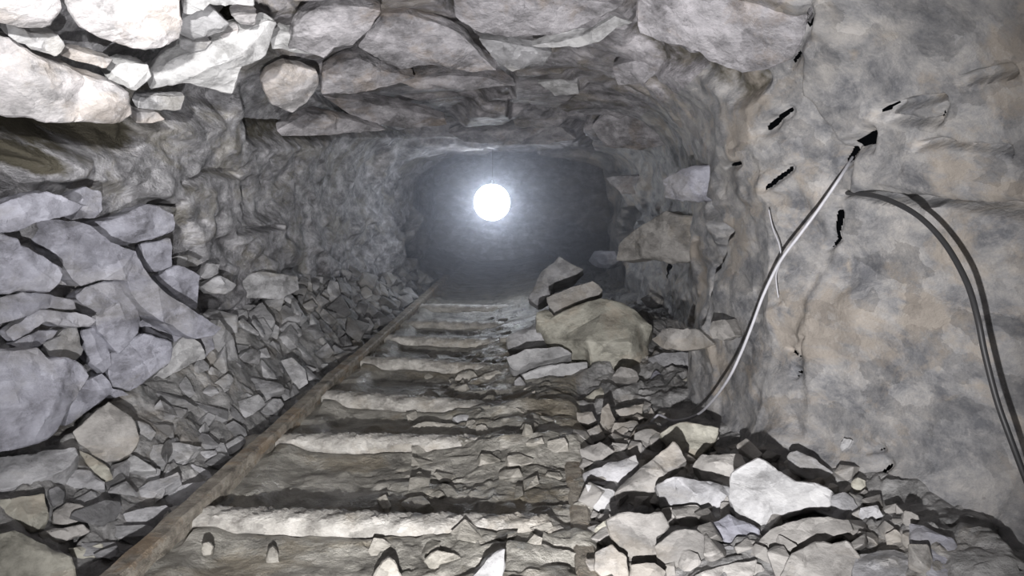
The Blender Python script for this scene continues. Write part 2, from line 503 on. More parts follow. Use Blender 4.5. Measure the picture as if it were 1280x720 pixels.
zn += lumps * (.010 * cells(fw, (.13, .07, .2), 68, .9) + .007 * cells(fw, (.05, .035, .1), 69, .9) + .008 * vnoise(FP, .15, 70))
# the mud has slumped against the near side of the sleepers and scoured out behind them
TIES = [(1.905, -.93, .06, .045, -.02), (2.55, -.95, .08, .043, .004), (3.03, -.93, .08, .045, -.085), (3.71, -.94, .02, .042, -.10), (4.31, -.93, -.08, .044, -.10), (4.86, -.93, .10, .046, -.06), (5.6, -.93, .08, .05, .0)]
for (ty, x0, x1, hw, sl) in TIES:
    dy = FP[:, 1] - (ty + sl * (FP[:, 0] + .4) * 2)
    inb = (1 - side) * (FP[:, 0] > -.80)
    zn -= inb * .036 * np.exp(-((dy - hw - .06) / .055) ** 2) * smooth((.02 - FP[:, 0]) / .3)
    zn += inb * .018 * np.exp(-((dy + hw + .03) / .05) ** 2)
FP[:, 2] += zn
FPG = FP.reshape(NX2, NY2, 3)
fm = grid_mesh('floor', FPG, flip=True); soften(fm, 40)
fo = link_mesh('floor', fm, M['mud']); fm.materials.append(M['rubble']); tag(fo, kind='structure')
sideg = side.reshape(NX2, NY2)[:-1, :-1] > .5
fm.polygons.foreach_set('material_index', sideg.reshape(-1).astype(np.int32))
if fm.polygons[0].normal.z < 0:
    fm.flip_normals()


def ground(x, y):
    i = min(max(int(np.searchsorted(xs, x)), 0), NX2 - 1); j = min(max(int(np.searchsorted(ys, y)), 0), NY2 - 1)
    return float(FPG[i, j, 2])


# ------------------------------------------------------------------ stones
def finish_solid(bm, size, depth, rough, seed, bev=None, smooth_ang=28):
    bmesh.ops.recalc_face_normals(bm, faces=bm.faces)
    bv = bev if bev is not None else min(.008, max(.002, size * .022))
    es = [e for e in bm.edges if len(e.link_faces) == 2 and e.calc_face_angle(0) > .35]
    if es and bv > 0:
        bmesh.ops.bevel(bm, geom=es, offset=bv, segments=1, affect='EDGES', clamp_overlap=True, profile=.5)
    bmesh.ops.triangulate(bm, faces=bm.faces)
    target = max(.006, 5.0 * depth / F)
    for _ in range(6):
        long = [e for e in bm.edges if e.calc_length() > target * 1.5]
        if not long or len(bm.verts) > 9000: break
        bmesh.ops.subdivide_edges(bm, edges=long, cuts=1)
        bmesh.ops.triangulate(bm, faces=[f for f in bm.faces if len(f.verts) > 3])
    bm.normal_update()
    off = Vector((seed * 3.7, seed * 1.3, seed * 2.1))
    mv = []
    for v in bm.verts:
        p = v.co + off
        n = mnoise.fractal(p * (1.1 / size), .8, 2.1, 3) * .028 * size + mnoise.fractal(p * 28, .7, 2.2, 4) * .0045
        mv.append(v.normal * (n * rough))
    for v, d in zip(bm.verts, mv): v.co += d
    bmesh.ops.dissolve_degenerate(bm, edges=bm.edges, dist=1e-5)


SEED = [100]
PLACED = []                     # (polygon in the photograph) so loose chips keep clear of the big stones


def stone(name, label, poly, mode='F', h=.03, T=None, mat='grey', ctrl=None, y0=None, lean=None, bulge=1.0, group=None, cat='rock', rough=1.0, blend=.5, tiltv=(0, 0), grow=1.0):
    """one stone from its outline: laid on its own plane in the mine, with real thickness behind it.
    mode W: lodged in wall or roof, h in front of the rock; F: lying on the ground, h above it."""
    SEED[0] += 1; seed = SEED[0]; rnd = random.Random(seed)
    p = np.array(poly, float); c2 = p.mean(0)
    if grow != 1: p = c2 + (p - c2) * grow
    if mode == 'W':
        C = hit([c2[0]], [c2[1]], h)[0]
        if y0: C = CAM + (C - CAM) * (y0 / C[1])
        toc = (CAM - C) / np.linalg.norm(CAM - C)
        n = surf_normal(C) * (1 - blend) + toc * blend
    else:
        vb = p[:, 1].max(); ub = c2[0] * .7 + p[p[:, 1].argmax(), 0] * .3
        B = hit([ub], [vb - 1], 0)[0]
        if y0: B = CAM + (B - CAM) * (y0 / B[1])
        C = B + np.array([0, 0, h * .3])
        toc = (CAM - C); toc[2] = 0; toc /= np.linalg.norm(toc)
        el = math.radians(lean if lean is not None else rnd.uniform(32, 50))
        n = toc * math.cos(el) + np.array([0, 0, math.sin(el)])
        n[0] += rnd.uniform(-.12, .12)
    n = n + np.array([tiltv[0], 0, tiltv[1]])
    n /= np.linalg.norm(n)
    e1 = np.cross([0, 0, 1], n); e1 /= np.linalg.norm(e1); e2 = np.cross(n, e1)

    def on_plane(uv):
        d = rays(uv[:, 0], uv[:, 1]); t = ((C - CAM) @ n) / (d @ n)
        q = CAM + d * t[:, None]
        return q
    q3 = on_plane(p); O = q3.mean(0)
    q = np.stack([(q3 - O) @ e1, (q3 - O) @ e2], -1)
    depth = np.linalg.norm(O - CAM)
    area = .5 * abs(np.sum(q[:, 0] * np.roll(q[:, 1], -1) - q[:, 1] * np.roll(q[:, 0], -1)))
    size = math.sqrt(area)
    if .5 * np.sum(q[:, 0] * np.roll(q[:, 1], -1) - q[:, 1] * np.roll(q[:, 0], -1)) < 0: q = q[::-1]
    ring = []
    for i in range(len(q)):
        a, b = q[i], q[(i + 1) % len(q)]
        ring.append(a)
        l = np.linalg.norm(b - a)
        if l > .3 * size:
            k = 2 if l > .8 * size else 1
            for s in range(k):
                t = (s + 1) / (k + 1) + rnd.uniform(-.08, .08)
                nn = np.array([b[1] - a[1], a[0] - b[0]]) / l
                ring.append(a + (b - a) * t + nn * rnd.uniform(-.02, .035) * size)
    ring = np.array(ring); m = len(ring)
    pts = [Vector(r) for r in ring]; zz = [rnd.uniform(-.06, .0) * size * bulge for _ in ring]
    if ctrl:
        cp = on_plane(np.array([[a, b] for a, b, _ in ctrl], float))
        for k, (a, b, hz) in enumerate(ctrl):
            pts.append(Vector(((cp[k] - O) @ e1, (cp[k] - O) @ e2))); zz.append(hz)
    else:
        cen = ring.mean(0)
        for k in range(rnd.choice((2, 3, 3, 4))):
            r = ring[rnd.randrange(m)]
            t = rnd.uniform(.15, .6)
            pts.append(Vector(cen + (r - cen) * t)); zz.append(rnd.uniform(.05, .16) * size * bulge)
    edges = [(i, (i + 1) % m) for i in range(m)]
    vo, eo, fo_, ov, oe, of = delaunay_2d_cdt(pts, edges, [list(range(m))], 1, 1e-5)
    zo = [max([zz[k] for k in ids], default=0) if ids else 0 for ids in ov]
    T = T or min(.62 * size, .16)
    bm = bmesh.new()
    top = [bm.verts.new((v.x, v.y, z)) for v, z in zip(vo, zo)]
    for f in fo_:
        try: bm.faces.new([top[k] for k in f])
        except ValueError: pass
    bnd = [e for e in bm.edges if len(e.link_faces) == 1]
    # walk the border loop
    nxt = {}
    for e in bnd:
        f = e.link_faces[0]
        for l in f.loops:
            if l.edge == e: nxt[l.vert] = l.link_loop_next.vert
    if not nxt:
        bm.free(); return None
    start = next(iter(nxt)); loop = [start]
    while nxt.get(loop[-1]) is not None and nxt[loop[-1]] != start and len(loop) < 500: loop.append(nxt[loop[-1]])
    cen = Vector((sum(v.co.x for v in loop) / len(loop), sum(v.co.y for v in loop) / len(loop), 0))
    mid, low = [], []
    for v in loop:
        d = Vector((v.co.x, v.co.y, 0)) - cen
        s1 = 1 + rnd.uniform(-.05, .03); s2 = rnd.uniform(.72, .86)
        mid.append(bm.verts.new((cen.x + d.x * s1, cen.y + d.y * s1, v.co.z - T * rnd.uniform(.4, .55))))
        low.append(bm.verts.new((cen.x + d.x * s2, cen.y + d.y * s2, -T * rnd.uniform(.92, 1.0))))
    k = len(loop)
    for i in range(k):
        j = (i + 1) % k
        bm.faces.new((loop[j], loop[i], mid[i], mid[j]))
        bm.faces.new((mid[j], mid[i], low[i], low[j]))
    bc = bm.verts.new((cen.x, cen.y, -T * 1.03))
    for i in range(k):
        bm.faces.new((low[(i + 1) % k], low[i], bc))
    bmesh.ops.remove_doubles(bm, verts=bm.verts, dist=1e-5)
    finish_solid(bm, size, depth, rough, seed)
    me = bpy.data.meshes.new(name); bm.to_mesh(me); bm.free()
    soften(me, 24)
    o = link_mesh(name, me, M[mat])
    Mx = Matrix(((e1[0], e2[0], n[0], O[0]), (e1[1], e2[1], n[1], O[1]), (e1[2], e2[2], n[2], O[2]), (0, 0, 0, 1)))
    me.transform(Mx.to_3x3().to_4x4())
    o.location = O
    tag(o, label, cat, group)
    PLACED.append((c2[0], c2[1], poly))
    return o


S = stone
# --- slabs of the near roof, left
S('rock_slab', 'big flat grey slab lodged under the left roof edge, thin bedding lines along it', [(-12, 40), (15, 48), (50, 72), (62, 80), (105, 95), (165, 114), (169, 145), (150, 157), (95, 152), (-12, 146)], 'W', .08, .14, 'roofstone', bulge=.4, ctrl=[(60, 100, .03), (130, 125, .035), (20, 95, .02)])
S('roof_block', 'dazzling overlit block hanging from the roof above the grey slab', [(76, -30), (226, -30), (226, 50), (206, 60), (185, 64), (140, 55), (120, 48), (100, 35), (85, 15)], 'W', .10, .15, 'roofstone', bulge=.6)
S('roof_block', 'brownish broken roof block in the corner beside the dazzling block', [(-15, -30), (74, -30), (80, 12), (66, 34), (40, 39), (-15, 26)], 'W', .08, .12, 'roofstone', bulge=.8)
S('rock_slab', 'dark mossy ledge squeezed between roof block and big grey slab', [(8, 30), (40, 42), (72, 44), (82, 58), (70, 70), (40, 62), (12, 46)], 'W', .05, .09, 'grey')
S('stone', 'small oblong stone wedged in the black gap above the grey slab', [(88, 61), (141, 75), (133, 86), (124, 84), (77, 70)], 'W', .05, .06, 'roofstone', bulge=.6)
S('stone', 'bright white stone stuck between grey slab and pale roof slab', [(137, 100), (150, 82), (160, 79), (186, 82), (190, 96), (170, 113), (150, 106)], 'W', .07, .08, 'pale')
S('rock_slab', 'long pale pinkish slab slanting up to the right under the roof', [(188, 112), (195, 95), (210, 80), (228, 70), (265, 55), (300, 45), (335, 27), (348, 30), (333, 70), (302, 85), (291, 118), (260, 112), (235, 105), (210, 108)], 'W', .08, .11, 'pale', bulge=.6, ctrl=[(250, 80, .03), (295, 62, .035), (320, 45, .01), (230, 95, .02)])
S('slate', 'upper jagged slate of the broken stack beside the dazzling block', [(226, 27), (262, 8), (287, 30), (282, 38), (262, 45), (242, 51), (226, 44)], 'W', .05, .06, 'grey')
S('slate', 'lower lens-shaped slate under the broken stack beside the dazzling block', [(225, 50), (245, 53), (266, 52), (257, 63), (240, 67), (227, 60)], 'W', .05, .05, 'grey', bulge=.6)
S('slate', 'small slate chip above the pale pinkish slab', [(275, 46), (300, 36), (297, 45), (279, 50)], 'W', .04, .04, 'roofstone')
S('slate', 'bright thin slate at the top of the pale slab end', [(288, 20), (322, 18), (319, 32), (300, 31)], 'W', .05, .05, 'roofstone')
S('slate', 'overlit slate row under the roof right of the dazzling block', [(232, -14), (318, -14), (316, 6), (262, 6), (240, 18), (228, 18)], 'W', .05, .05, 'pale')
S('stone', 'thin ledge stone below the pale pinkish slab', [(176, 122), (232, 120), (226, 137), (200, 139), (173, 136)], 'W', .04, .07, 'grey', bulge=.6)
S('stone', 'little pale stone at the tip of the big grey slab', [(171, 141), (194, 139), (206, 149), (190, 154), (171, 154)], 'W', .04, .06, 'roofstone')
S('stone', 'light stone with white faces right of the pale slab', [(337, 52), (348, 42), (368, 46), (402, 58), (409, 70), (372, 66), (340, 62)], 'W', .06, .07, 'pale', bulge=1.2)
S('stone', 'angular grey stone under the roof crack, pale right face', [(327, 102), (345, 84), (372, 84), (398, 92), (400, 108), (385, 128), (366, 142), (340, 132)], 'W', .06, .08, 'roofstone', bulge=1.2)
S('rock_sliver', 'long pale sliver of rock slanting across the roof', [(664, 58), (700, 53), (728, 47), (750, 32), (772, 18), (788, 17), (792, 27), (770, 36), (748, 52), (722, 60), (690, 60)], 'W', .04, .04, 'pale', bulge=.5)
# --- slabs of the roof ahead
def C(label, poly, **k):
    k.setdefault('grow', 1.0); k.setdefault('h', .05); k.setdefault('T', .11); k.setdefault('mat', 'roofslab'); k.setdefault('bulge', .6); k.setdefault('blend', .5)
    return S('rock_slab', label, poly, 'W', **k)
C('light roof slab with white flecks above the long roof crack', [(366, 36), (398, 10), (440, 8), (477, 15), (463, 38), (441, 58), (418, 60), (405, 74), (360, 62)])
C('brownish roof slab right of the white-flecked one', [(446, 60), (478, 20), (508, 18), (560, 38), (596, 64), (622, 90), (590, 95), (540, 81), (502, 88), (480, 80)])
C('grey roof slab under the long roof crack, slanting down', [(404, 92), (425, 80), (450, 74), (478, 90), (520, 98), (470, 112), (440, 120), (402, 118)])
C('long pale ridge-like roof slab pointing toward the lamp', [(402, 120), (440, 126), (474, 134), (556, 150), (560, 158), (490, 160), (440, 146)], bulge=.8)
C('thin pale roof slab under the pointed ridge slab', [(334, 171), (384, 143), (422, 148), (484, 163), (420, 169)])
C('thin roof slab in the middle of the roof, brown-stained end', [(490, 102), (560, 95), (604, 97), (646, 108), (580, 114), (520, 112)])
C('wide rough roof slab at the top middle of the roof', [(560, -16), (792, -16), (782, 8), (740, 30), (690, 46), (600, 44), (566, 26)], T=.10)
C('pale roof lump below the long pale sliver', [(764, 84), (790, 78), (818, 76), (824, 88), (806, 104), (772, 108)])
C('short white-patched roof slab ahead of the lamp', [(672, 104), (700, 100), (722, 106), (724, 118), (694, 120)], mat='pale')
C('large smooth purplish roof slab at the upper right', [(800, -16), (1010, -16), (1006, 50), (992, 78), (925, 96), (890, 80), (850, 56), (797, 44)], T=.12, bulge=.25, h=.06, blend=.25)
C('flat dark roof slab between brown slab and wide rough slab', [(598, 50), (640, 56), (690, 66), (680, 82), (640, 92), (616, 76)], mat='grey')
C('thin slab of the roof brow over the lamp', [(560, 168), (640, 164), (700, 160), (722, 176), (660, 182), (580, 180)], h=.06)
C('grey lump of roof rock at the right of the brow', [(738, 160), (760, 140), (800, 136), (840, 148), (846, 176), (800, 190), (756, 186)], h=.05)
C('bluish block of the right wall under the roof lump', [(826, 224), (862, 208), (902, 206), (906, 240), (872, 252), (830, 248)], h=.05, mat='blue')
C('pale broken block over the dark recess right of the lamp', [(756, 222), (798, 219), (805, 241), (776, 242)], h=.10)
S('rock_sliver', 'bright white mineral sliver set in the right wall above the cable', [(1139, 213), (1146, 204), (1165, 206), (1187, 207), (1185, 217), (1160, 219)], 'W', .02, .03, 'pale', bulge=.4, blend=.2)
S('rock_sliver', 'small white chip on the right wall near its foot', [(1050, 556), (1055, 548), (1064, 550), (1060, 558), (1052, 564)], 'W', .02, .03, 'pale', bulge=.4, blend=.2)
# --- stacked stones of the left wall
G1 = 'stacked stones of the left wall'
def B(name, label, poly, **k):
    k.setdefault('grow', 1.05); k.setdefault('mat', 'blue'); k.setdefault('h', .05); k.setdefault('bulge', .6); k.setdefault('blend', .45)
    return S(name, label, poly, 'W', group=G1, **k)
B('rock_slab', 'blue-grey lens-shaped stone at the top of the left wall stack', [(-12, 262), (20, 248), (60, 241), (102, 258), (90, 268), (60, 275), (15, 290), (-12, 288)], h=.07)
B('stone', 'leaning stone between the top lens stone and the long slab', [(72, 250), (108, 235), (126, 240), (128, 262), (118, 272), (92, 274), (103, 258), (88, 250)])
B('rock_slab', 'longest blue-grey slab of the left wall, sloping down to a point', [(38, 298), (55, 278), (80, 278), (115, 285), (140, 305), (170, 315), (185, 340), (205, 365), (245, 390), (272, 407), (262, 415), (240, 420), (215, 405), (185, 390), (175, 380), (160, 352), (130, 350), (105, 358), (95, 350), (75, 320), (60, 310)], h=.09, T=.12, bulge=.3, ctrl=[(90, 305, .012), (150, 335, .014), (200, 385, .012), (240, 405, .006)])
B('stone', 'wide blue-grey stone above the square stone of the left wall', [(108, 280), (150, 272), (185, 257), (216, 268), (218, 289), (190, 298), (160, 307), (140, 303), (125, 290)])
B('stone', 'small square stone in the left wall under a black crack', [(178, 306), (213, 299), (215, 332), (190, 340), (183, 325)], h=.06, bulge=.4)
B('stone', 'pale lavender wedge stone touching the long slab edge', [(196, 346), (225, 332), (250, 345), (246, 386), (230, 378), (212, 362)], h=.09, bulge=.5)
B('stone', 'rough grey boulder of the left wall below the lens stone', [(-14, 290), (24, 301), (28, 310), (55, 320), (78, 335), (75, 352), (62, 365), (30, 362), (-14, 372)], T=.14)
B('stone', 'flat stone under the rough grey boulder of the left wall', [(-12, 376), (30, 366), (62, 369), (90, 376), (92, 385), (50, 386), (12, 402), (-12, 404)], h=.03)
B('stone', 'upright column-like stone below the long slab', [(95, 372), (125, 355), (150, 352), (165, 380), (175, 400), (172, 415), (150, 440), (140, 430), (125, 415), (122, 395)], h=.06)
B('stone', 'smooth blue block resting low in the left wall above the slate slope', [(141, 442), (180, 418), (212, 428), (215, 436), (210, 455), (190, 470), (165, 488), (140, 483)], h=.08, T=.14, bulge=.4)
B('stone', 'white-edged stone at the lower corner of the left wall stack', [(216, 437), (232, 420), (250, 430), (255, 448), (238, 455), (200, 475), (178, 486), (194, 470), (211, 456)], h=.07, mat='pale')
B('stone', 'low grey wedge between the long slab tip and the blue block', [(176, 404), (190, 396), (215, 408), (238, 422), (228, 430), (212, 424), (180, 414)], h=.04)
B('stone', 'arched lens stone near the left edge below the flat stone', [(10, 413), (50, 388), (95, 390), (120, 400), (110, 408), (85, 408), (60, 402), (20, 426)], h=.05)
B('stone', 'small brownish stone under the arched lens stone', [(54, 430), (75, 420), (95, 405), (104, 436), (95, 450), (65, 446)], h=.05, mat='grey')
B('stone', 'little stone beside the column-like stone foot', [(104, 414), (120, 410), (136, 432), (140, 456), (130, 466), (110, 450)], h=.03)
B('stone', 'thin chip between arched lens stone and lower left boulder', [(12, 430), (50, 414), (72, 414), (52, 432), (28, 436)], h=.03)
B('boulder', 'large pale blue boulder at the lower left, smooth lower face', [(-16, 442), (30, 437), (52, 436), (66, 450), (100, 452), (112, 470), (100, 494), (85, 510), (75, 535), (40, 555), (-16, 566)], h=.10, T=.18, bulge=.7)
B('stone', 'bluish stone behind the pinkish block', [(106, 478), (128, 468), (142, 486), (160, 494), (132, 498), (100, 520), (84, 530), (90, 510)], h=.03)
# --- stones lying at the foot of the left wall
S('stone_block', 'pinkish grey block tilted at the foot of the left wall', [(90, 540), (136, 501), (165, 520), (176, 546), (172, 558), (150, 576), (130, 578), (105, 560)], 'F', .05, .14, 'tan', lean=28, bulge=.5)
S('stone', 'small white stone at the foot of the pinkish block', [(142, 584), (168, 567), (196, 587), (160, 590)], 'F', .03, .05, 'pale', lean=40)
S('rock_slab', 'long pale slab lying below the large blue boulder', [(-14, 570), (40, 566), (94, 558), (98, 566), (84, 585), (40, 602), (-14, 614)], 'F', .04, .10, 'grey', lean=55, bulge=.5)
S('stone', 'grey stone lying right of the long pale slab', [(96, 586), (112, 588), (132, 602), (133, 612), (110, 612), (66, 606), (76, 592)], 'F', .03, .07, 'grey')
S('stone', 'tan wedge stone below the pinkish block', [(98, 562), (110, 566), (132, 582), (142, 598), (134, 602), (112, 584)], 'F', .02, .06, 'olive')
S('stone_block', 'olive block at the left edge under the long pale slab', [(-14, 624), (54, 617), (61, 640), (58, 652), (40, 664), (14, 650), (-14, 648)], 'F', .04, .10, 'olive')
S('boulder', 'rounded olive brown boulder in the bottom left corner', [(-18, 668), (16, 661), (40, 672), (64, 684), (90, 694), (97, 724), (92, 750), (-18, 750)], 'F', .06, .16, 'olive', y0=1.52)
S('rock_slab', 'tabular light grey slab lying just left of the left rail', [(141, 656), (154, 640), (208, 629), (216, 640), (192, 660), (150, 673)], 'F', .03, .07, 'grey', lean=42, bulge=.25)
S('stone', 'rounded grey stone between olive block and tabular slab', [(64, 640), (84, 628), (106, 634), (104, 648), (84, 656), (66, 652)], 'F', .02, .06, 'tan')
S('stone', 'thin pale stone under the rounded grey stone', [(48, 668), (70, 658), (104, 655), (112, 664), (80, 676), (54, 677)], 'F', .02, .05, 'tan')
S('stone', 'squat pale stone near the bottom edge left of the rail', [(84, 684), (126, 680), (132, 686), (120, 700), (95, 702)], 'F', .02, .05, 'olive')
S('stone', 'small dark stone beside the squat pale stone', [(124, 690), (142, 684), (156, 690), (142, 706), (126, 706)], 'F', .02, .05, 'grey')
S('stone', 'round knob stone on top of the olive block', [(60, 612), (72, 606), (82, 614), (80, 630), (66, 634)], 'F', .03, .05, 'grey')
S('slate', 'long thin slate edge-on above the tabular slab', [(148, 622), (180, 606), (222, 590), (226, 598), (190, 616), (156, 630)], 'F', .02, .05, 'grey', lean=60, bulge=.3)
S('slate', 'dark broad slate leaning above the left rail', [(180, 634), (216, 606), (262, 600), (248, 618), (222, 640), (214, 630)], 'F', .0, .05, 'slope', lean=60, bulge=.3)
S('slate', 'pointed light slate beside the left rail', [(226, 598), (240, 580), (262, 588), (266, 597), (236, 601)], 'F', .02, .05, 'grey', lean=45)
S('slate', 'pale slate strip on the slate slope', [(228, 572), (240, 564), (270, 562), (272, 570), (240, 576)], 'F', .02, .04, 'grey', lean=50, bulge=.3)
S('slate', 'dark slab-like slate in the middle of the slate slope', [(180, 556), (224, 552), (252, 558), (236, 572), (204, 586), (186, 576)], 'F', .0, .05, 'slope', lean=55, bulge=.3)
S('slate', 'dull round-ended slate below the white-edged stone', [(198, 512), (214, 506), (234, 512), (228, 522), (206, 524)], 'F', .01, .05, 'slope', lean=55)
S('slate', 'long light slate lying across the upper slate slope', [(284, 486), (296, 466), (350, 478), (356, 486), (330, 492)], 'F', .02, .06, 'grey', lean=50, bulge=.4)
S('slate', 'bright edged slate near the left rail, above the pointed one', [(286, 552), (296, 544), (322, 546), (318, 554), (290, 558)], 'F', .02, .04, 'pale', lean=50, bulge=.3)
S('stone', 'upright dark stone under the tip of the long slab', [(262, 462), (266, 420), (276, 398), (292, 420), (300, 450), (292, 464)], 'W', .08, .10, 'slope')
S('stone', 'pale little stone right of the white-edged stone', [(246, 424), (266, 418), (268, 436), (258, 446), (250, 440)], 'W', .06, .06, 'blue')
S('stone', 'five-sided grey stone right of the lavender wedge stone', [(252, 358), (276, 344), (298, 356), (284, 368), (262, 366)], 'W', .06, .07, 'grey')
S('stone', 'small light stone over the five-sided grey stone', [(252, 346), (262, 330), (276, 330), (274, 342), (262, 348)], 'W', .05, .06, 'grey')
S('stone', 'dark flat stone right of the square stone', [(216, 322), (236, 318), (256, 328), (246, 334), (220, 332)], 'W', .02, .05, 'slope')
S('stone', 'pyramid stone on the rubble below the left wall', [(302, 408), (312, 388), (328, 376), (344, 400), (338, 412), (312, 412)], 'F', .03, .10, 'slope')
S('stone', 'blunt grey stone beside the pyramid stone', [(340, 388), (356, 380), (378, 390), (376, 402), (352, 406)], 'F', .03, .10, 'slope')
S('stone', 'triangular stone leaning close to the left rail, far up the slope', [(450, 404), (452, 384), (462, 382), (480, 400), (474, 408)], 'F', .03, .10, 'grey')
S('stone', 'rounded flat stone at the base of the left wall, large', [(296, 372), (300, 348), (330, 340), (372, 346), (376, 362), (350, 376)], 'W', .06, .12, 'slope', bulge=.5)
# --- the boulder pile on the track
S('boulder', 'large olive yellow boulder topping the pile on the track', [(671, 400), (690, 396), (720, 381), (750, 370), (776, 376), (796, 390), (816, 408), (809, 430), (812, 446), (802, 490), (762, 502), (736, 484), (732, 455), (704, 448), (697, 440), (683, 430), (675, 412)], 'F', .05, .34, 'olive', y0=3.42, lean=24, bulge=.5, rough=.8, ctrl=[(700, 430, .05), (752, 400, .06), (796, 404, .05), (738, 440, .17), (790, 440, .15), (745, 480, .08)])
S('rock_slab', 'white-topped flat slab jutting from the left of the boulder pile', [(633, 447), (657, 437), (699, 433), (714, 442), (690, 449), (662, 453), (648, 463), (637, 458)], 'F', .15, .14, 'pale', y0=3.36, lean=35, bulge=.4)
S('stone_block', 'pale square block under the flat slab of the pile', [(652, 468), (690, 457), (735, 452), (733, 470), (728, 492), (676, 496), (660, 482)], 'F', .05, .18, 'pale', y0=3.32, lean=15, bulge=.3)
S('stone', 'small dark shard on the left foot of the pile', [(642, 476), (650, 470), (660, 486), (668, 500), (654, 494), (644, 484)], 'F', .03, .06, 'grey', y0=3.2)
S('rock_slab', 'oblong grey stone lying on top of the olive boulder', [(683, 371), (715, 358), (741, 351), (753, 362), (748, 368), (720, 380), (693, 393), (686, 383)], 'F', .05, .14, 'tan', y0=3.75, lean=30, bulge=.5)
S('stone', 'small tan stone at the left shoulder of the olive boulder', [(670, 390), (684, 386), (693, 394), (681, 402), (671, 401)], 'F', .05, .10, 'olive', y0=3.6)
S('stone', 'dark stone behind the oblong top stone of the pile', [(660, 372), (676, 340), (700, 320), (730, 336), (716, 345), (692, 352), (688, 368), (672, 382)], 'F', .05, .2, 'grey', y0=4.4, lean=25)
S('stone', 'shadowed stone low behind the left of the pile', [(632, 420), (668, 404), (688, 410), (690, 430), (650, 436), (634, 436)], 'F', .02, .16, 'slope', y0=3.7, lean=35)
S('stone', 'dark blunt stone right of the olive boulder', [(810, 448), (830, 440), (866, 440), (885, 462), (870, 470), (842, 476), (826, 466)], 'F', .05, .16, 'grey', y0=3.3, lean=30)
S('stone', 'flat stone lying over the dark blunt stone against the wall', [(812, 424), (832, 410), (872, 412), (892, 430), (866, 438), (826, 436)], 'W', .10, .14, 'tan')
S('stone', 'olive rounded stone below the dark blunt stone', [(838, 488), (854, 473), (874, 470), (884, 480), (866, 496), (842, 502)], 'F', .05, .10, 'olive', y0=3.05)
S('stone', 'bluish pointed stone at the right foot of the boulder', [(804, 482), (820, 462), (842, 478), (832, 490), (812, 496)], 'F', .04, .10, 'blue', y0=3.15)
S('stone', 'small wedge tucked under the olive boulder', [(764, 470), (776, 458), (796, 464), (798, 470), (780, 472)], 'F', .04, .06, 'tan', y0=3.05)
S('rock_slab', 'broad brown slab at the foot of the olive boulder', [(728, 496), (752, 482), (790, 490), (806, 504), (770, 510), (740, 512)], 'F', .02, .12, 'olive', y0=3.05, lean=55)
S('stone', 'pinkish stone lodged in the wall above the wire shadow', [(886, 414), (890, 402), (906, 398), (918, 420), (902, 426), (890, 424)], 'W', .05, .08, 'tan')
S('stone', 'small grey stone in the dark gap behind the pile', [(800, 374), (812, 366), (826, 374), (822, 384), (808, 384)], 'W', .06, .08, 'tan')
S('stone', 'bluish block in the dark behind the pile', [(734, 326), (742, 314), (768, 314), (772, 326), (760, 336), (744, 334)], 'W', .18, .14, 'blue')
S('stone_block', 'pale tan block jutting from the right wall above the pile', [(768, 325), (771, 304), (800, 280), (830, 264), (866, 270), (880, 326), (838, 330), (812, 324), (786, 326)], 'W', .16, .2, 'tan', bulge=.6)
# --- the heap right of the track
G2 = None
def R(label, poly, mat='tan', name='stone', **k):
    k.setdefault('h', .03); k.setdefault('grow', 1.09)
    return S(name, label, poly, 'F', mat=mat, **k)
R('small square stone at the top of the right heap beside the rail', [(722, 516), (740, 515), (746, 528), (724, 536)])
R('rounded stone under the small square one beside the rail', [(726, 542), (748, 531), (756, 546), (736, 556)])
R('upright pointed stone behind the rounded one', [(748, 536), (752, 512), (760, 506), (772, 534), (760, 542)])
R('flat stone at the upper edge of the right heap near the black hole', [(770, 512), (803, 505), (801, 524), (778, 522)])
R('low stone below the flat upper one', [(768, 528), (796, 526), (800, 538), (780, 546), (766, 540)])
R('broad stone close to the right rail, black gap beneath it', [(725, 562), (750, 553), (766, 564), (736, 586)])
R('smooth dome stone under the wire end', [(794, 542), (814, 535), (830, 545), (828, 558), (806, 568), (793, 560)], bulge=.9)
R('olive flat-topped stone under the wire end', [(828, 542), (850, 530), (896, 535), (891, 550), (873, 570), (852, 568), (838, 556)], mat='olive')
R('grey wedge stone with a bright right face near the rail', [(731, 592), (760, 580), (792, 570), (796, 580), (785, 600), (770, 612), (757, 606), (735, 601)], mat='grey', bulge=1.2)
R('long ridged stone slanting up through the heap', [(772, 616), (800, 586), (840, 555), (856, 576), (836, 592), (828, 610), (812, 632), (776, 630)], bulge=1.1)
R('white-faced stone left of the ridged stone', [(734, 606), (765, 613), (775, 620), (772, 633), (745, 638)], mat='pale')
R('broad humped stone in the middle of the heap', [(826, 606), (845, 597), (890, 602), (917, 612), (912, 620), (896, 646), (868, 630), (830, 632)], mat='grey', bulge=1.0)
R('dark-edged stone under the broad humped stone', [(830, 637), (870, 631), (888, 648), (880, 660), (850, 656), (832, 651)])
R('square flat-faced stone with a black gap above, low in the heap', [(761, 652), (775, 645), (825, 643), (834, 658), (820, 672), (822, 702), (800, 704), (775, 686)], bulge=.4, lean=30)
R('flat-faced stone right of the square one', [(820, 682), (835, 671), (856, 661), (881, 670), (883, 702), (826, 709)], bulge=.4, lean=30)
R('blue-grey diamond-shaped stone low in the heap', [(887, 656), (912, 645), (946, 662), (949, 672), (935, 690), (915, 680), (896, 673)], mat='blue')
R('tan stone behind the broad humped stone', [(868, 582), (880, 569), (925, 567), (930, 578), (946, 595), (916, 606), (882, 597)])
R('largest light grey stone of the right heap, ridge down its middle', [(918, 592), (950, 575), (966, 585), (992, 602), (1036, 612), (1031, 635), (1002, 635), (966, 646), (944, 662), (926, 650), (914, 620)], mat='pale', name='boulder', h=.06, bulge=.9, T=.16)
